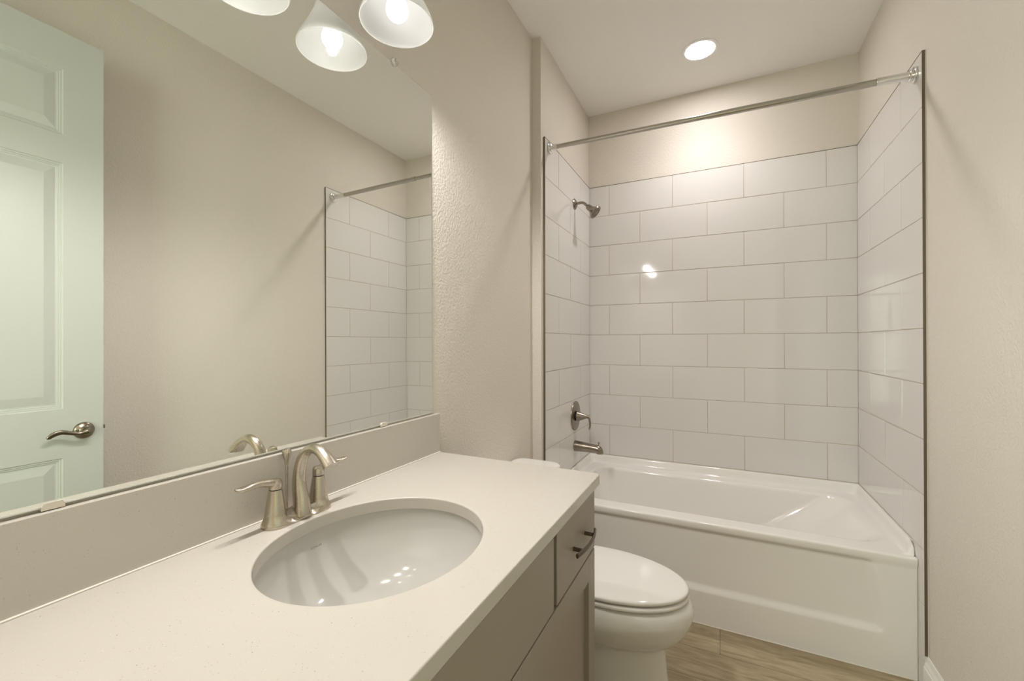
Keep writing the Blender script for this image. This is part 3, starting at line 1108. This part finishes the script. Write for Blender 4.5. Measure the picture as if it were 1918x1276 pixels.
hd = obj('shower_head', b, M['nickel_dark'], sh)
b = nb()
o = Vector((XL + 0.084, PY, 2.146)) + ax * 0.0725
lathe(b, o, ax, [(0.036, 0), (0.036, 0.0012), (0.033, 0.0018), (0.0315, 0.0006), (0.0245, 0.0006), (0.024, 0.002), (0.0205, 0.002), (0.020, 0.0006), (0.0145, 0.0006), (0.014, 0.002), (0.0105, 0.002), (0.010, 0.0008), (0.006, 0.0008), (0.0055, 0.0022), (0.001, 0.0024)], 36)
a_, u_, v_ = frame_of(ax)
for rad, cnt in ((0.028, 22), (0.0175, 14)):
    for k in range(cnt):
        t = 2 * PI * k / cnt
        lathe(b, o + (u_ * math.cos(t) + v_ * math.sin(t)) * rad, ax, [(0.0017, 0.0004), (0.0013, 0.003)], 8)
obj('spray_face', b, M['nickel_dark'], hd)

val = thing('shower_valve', 'brushed nickel shower valve with round plate and drooping lever, above the tub spout', 'shower valve', (XL, PY, 0.835))
b = nb()
lathe(b, (XL, PY + 0.008, 0.835), (1, 0, 0), [(0.092, 0), (0.092, 0.003), (0.090, 0.006), (0.084, 0.008), (0.036, 0.012), (0.034, 0.012)], 64)
obj('escutcheon', b, M['nickel_dark'], val)
b = nb()
lathe(b, (XL, PY, 0.835), (1, 0, 0), [(0.0265, 0.010), (0.0265, 0.0185)], 36)
obj('dark_gap_ring', b, M['dark'], val)  # shade of the gap behind the handle, drawn as a near-black ring
b = nb()
lathe(b, (XL, PY, 0.835), (1, 0, 0), [(0.030, 0.018), (0.0325, 0.0195), (0.032, 0.022), (0.027, 0.036), (0.0205, 0.052), (0.0145, 0.066), (0.0110, 0.076), (0.0100, 0.083), (0.0080, 0.091), (0.004, 0.0955)], 40)
sweep(b, [(XL + 0.079, PY, 0.8365, 0.009, 0.0075), (XL + 0.089, PY, 0.832, 0.0095, 0.0075), (XL + 0.0955, PY, 0.818, 0.0085, 0.006), (XL + 0.0985, PY, 0.797, 0.0085, 0.0052), (XL + 0.0985, PY, 0.778, 0.0098, 0.0052), (XL + 0.0955, PY, 0.763, 0.0090, 0.0045), (XL + 0.0935, PY, 0.756, 0.005, 0.002)], (0, 1, 0), 22, 6)
obj('handle', b, M['nickel_dark'], val)

spt = thing('tub_spout', 'brushed nickel tub spout with a small diverter knob, low on the tiled wall', 'spout', (XL, PY, 0.648))
b = nb()
sweep(b, [(XL, PY, 0.6475, 0.0300, 0.0330), (XL + 0.004, PY, 0.6475, 0.0305, 0.0335), (XL + 0.045, PY, 0.6460, 0.0285, 0.0310), (XL + 0.095, PY, 0.6435, 0.0255, 0.0275), (XL + 0.132, PY, 0.6410, 0.0240, 0.0255), (XL + 0.150, PY, 0.6365, 0.0235, 0.0260), (XL + 0.1585, PY, 0.626, 0.0225, 0.0215), (XL + 0.1600, PY, 0.612, 0.0215, 0.0205)], (0, 1, 0), 32, 6)
for v in b.verts:
    if v.co.x > XL + 0.13 and v.co.z < 0.6145:
        v.co.z = 0.6145
obj('spout_body', b, M['nickel_dark'], spt, angle=50)
b = nb()
lathe(b, (XL + 0.152, PY, 0.657), (0.05, 0, 1), [(0.0028, 0), (0.0028, 0.014), (0.0040, 0.018), (0.0062, 0.0235), (0.0062, 0.026), (0.0030, 0.0255)], 18)
obj('diverter_knob', b, M['nickel_dark'], spt)

# ------------------------------------------------------------------ shower curtain rod
P0, P1 = Vector((XL, 2.157, 2.3468)), Vector((XR, 2.157, 2.3268))
rod = thing('shower_curtain_rod', 'satin steel tension shower rod spanning the bathtub alcove between tiled walls', 'shower rod', tuple((P0 + P1) / 2))
dv = (P1 - P0)
L = dv.length
b = nb()
lathe(b, P0, dv, [(0.0115, 0.02), (0.0115, L * 0.52)], 24)
lathe(b, P0, dv, [(0.0132, L * 0.518), (0.0132, L - 0.02)], 24)
obj('tube', b, M['rod'], rod)
for o_, s_, ll in ((P0, 1, 0.045), (P1, -1, 0.118)):
    b = nb()
    lathe(b, o_, (s_, 0, 0), [(0.028, 0.0004), (0.0295, 0.002), (0.0295, 0.0075), (0.0275, 0.009), (0.0215, 0.0095), (0.0205, 0.012), (0.0225, 0.014), (0.0225, 0.0185), (0.0190, 0.0200), (0.0165, 0.021)], 40)
    lathe(b, o_ + dv * s_ * (0.019 / L), dv * s_, [(0.0155, 0), (0.0155, ll - 0.02), (0.0148, ll - 0.0185), (0.0118, ll - 0.018)], 28)
    obj('end_flange', b, M['chrome'], rod, label='polished chrome end flange')

# ------------------------------------------------------------------ toilet
TYC = 1.645
toi = thing('toilet', 'white toilet with closed oval lid between the vanity and the bathtub', 'toilet', (0.42, TYC, 0))


def egg(xb, xt, hw, z, xm=None, n=72, pf=2.0, pb=2.6):
    xm = xb + (xt - xb) * 0.44 if xm is None else xm
    pts = []
    for k in range(n):
        t = 2 * PI * k / n
        c, s = math.cos(t), math.sin(t)
        if c >= 0:
            x = xm + (xt - xm) * abs(c) ** (2 / pf)
            y = hw * math.copysign(abs(s) ** (2 / pf), s)
        else:
            x = xm - (xm - xb) * abs(c) ** (2 / pb)
            y = hw * math.copysign(abs(s) ** (2 / pb), s)
        pts.append((x, TYC + y, z))
    return pts


b = nb()
loft(b, [egg(.17, .728, .128, .0), egg(.17, .728, .128, .006), egg(.18, .720, .120, .03), egg(.19, .710, .113, .10), egg(.19, .704, .108, .165), egg(.19, .704, .109, .190), egg(.19, .709, .115, .2015), egg(.185, .722, .130, .212), egg(.18, .745, .152, .228), egg(.175, .766, .172, .250), egg(.17, .783, .187, .278),
         egg(.165, .7935, .1965, .305), egg(.165, .7985, .2005, .320), egg(.165, .8000, .2010, .332), egg(.165, .7985, .1990, .350), egg(.165, .793, .194, .366), egg(.165, .783, .186, .3755), egg(.165, .766, .171, .3785), egg(.20, .70, .13, .3785)])
obj('bowl', b, M['china'], toi, angle=60)
b = nb()
loft(b, [egg(.255, .764, .1700, .3825), egg(.255, .780, .1840, .3838), egg(.255, .784, .1870, .3870), egg(.255, .784, .1870, .3935), egg(.255, .780, .1840, .3975), egg(.26, .770, .175, .3985)])
obj('seat', b, M['seat'], toi, angle=60)
b = nb()
loft(b, [egg(.235, .762, .1680, .4025), egg(.232, .778, .1830, .4038), egg(.230, .7835, .1870, .4080), egg(.230, .7835, .1870, .4145), egg(.232, .7800, .1845, .4185), egg(.236, .7710, .1780, .4212), egg(.26, .73, .150, .4232), egg(.32, .62, .09, .4246)], True, True)
obj('lid', b, M['seat'], toi, angle=60)
for sg in (-1, 1):
    obj('hinge', boxm(.225, .262, TYC + sg * .075 - .02, TYC + sg * .075 + .02, .3815, .4275, .006, 3), M['seat'], toi)


def trr(x0, x1, hw, r, z):
    return rrect(x0, x1, TYC - hw, TYC + hw, r, z, 8, 6)


b = nb()
loft(b, [trr(.045, .205, .185, .05, .385), trr(.035, .213, .196, .05, .40), trr(.025, .222, .205, .05, .52), trr(.016, .228, .212, .05, .712)])
obj('tank', b, M['china'], toi, angle=60)
b = nb()
loft(b, [trr(.014, .230, .214, .05, .712), trr(.006, .238, .222, .055, .7155), trr(.004, .240, .224, .056, .721), trr(.004, .240, .224, .056, .738), trr(.007, .237, .221, .055, .7445), trr(.014, .230, .214, .05, .7480), trr(.03, .212, .198, .04, .7490)])
obj('tank_lid', b, M['china'], toi, angle=60)
b = nb()
lathe(b, (.228, TYC - .15, .675), (1, 0, 0), [(.012, 0), (.012, .006), (.008, .010), (.006, .018)], 20)
sweep(b, [(.244, TYC - .155, .675, .006, .005), (.247, TYC - .130, .674, .006, .005), (.246, TYC - .095, .671, .008, .005), (.245, TYC - .085, .670, .003, .002)], (0, 0, 1), 14, 5)
obj('flush_lever', b, M['nickel'], toi, label='nickel flush lever')
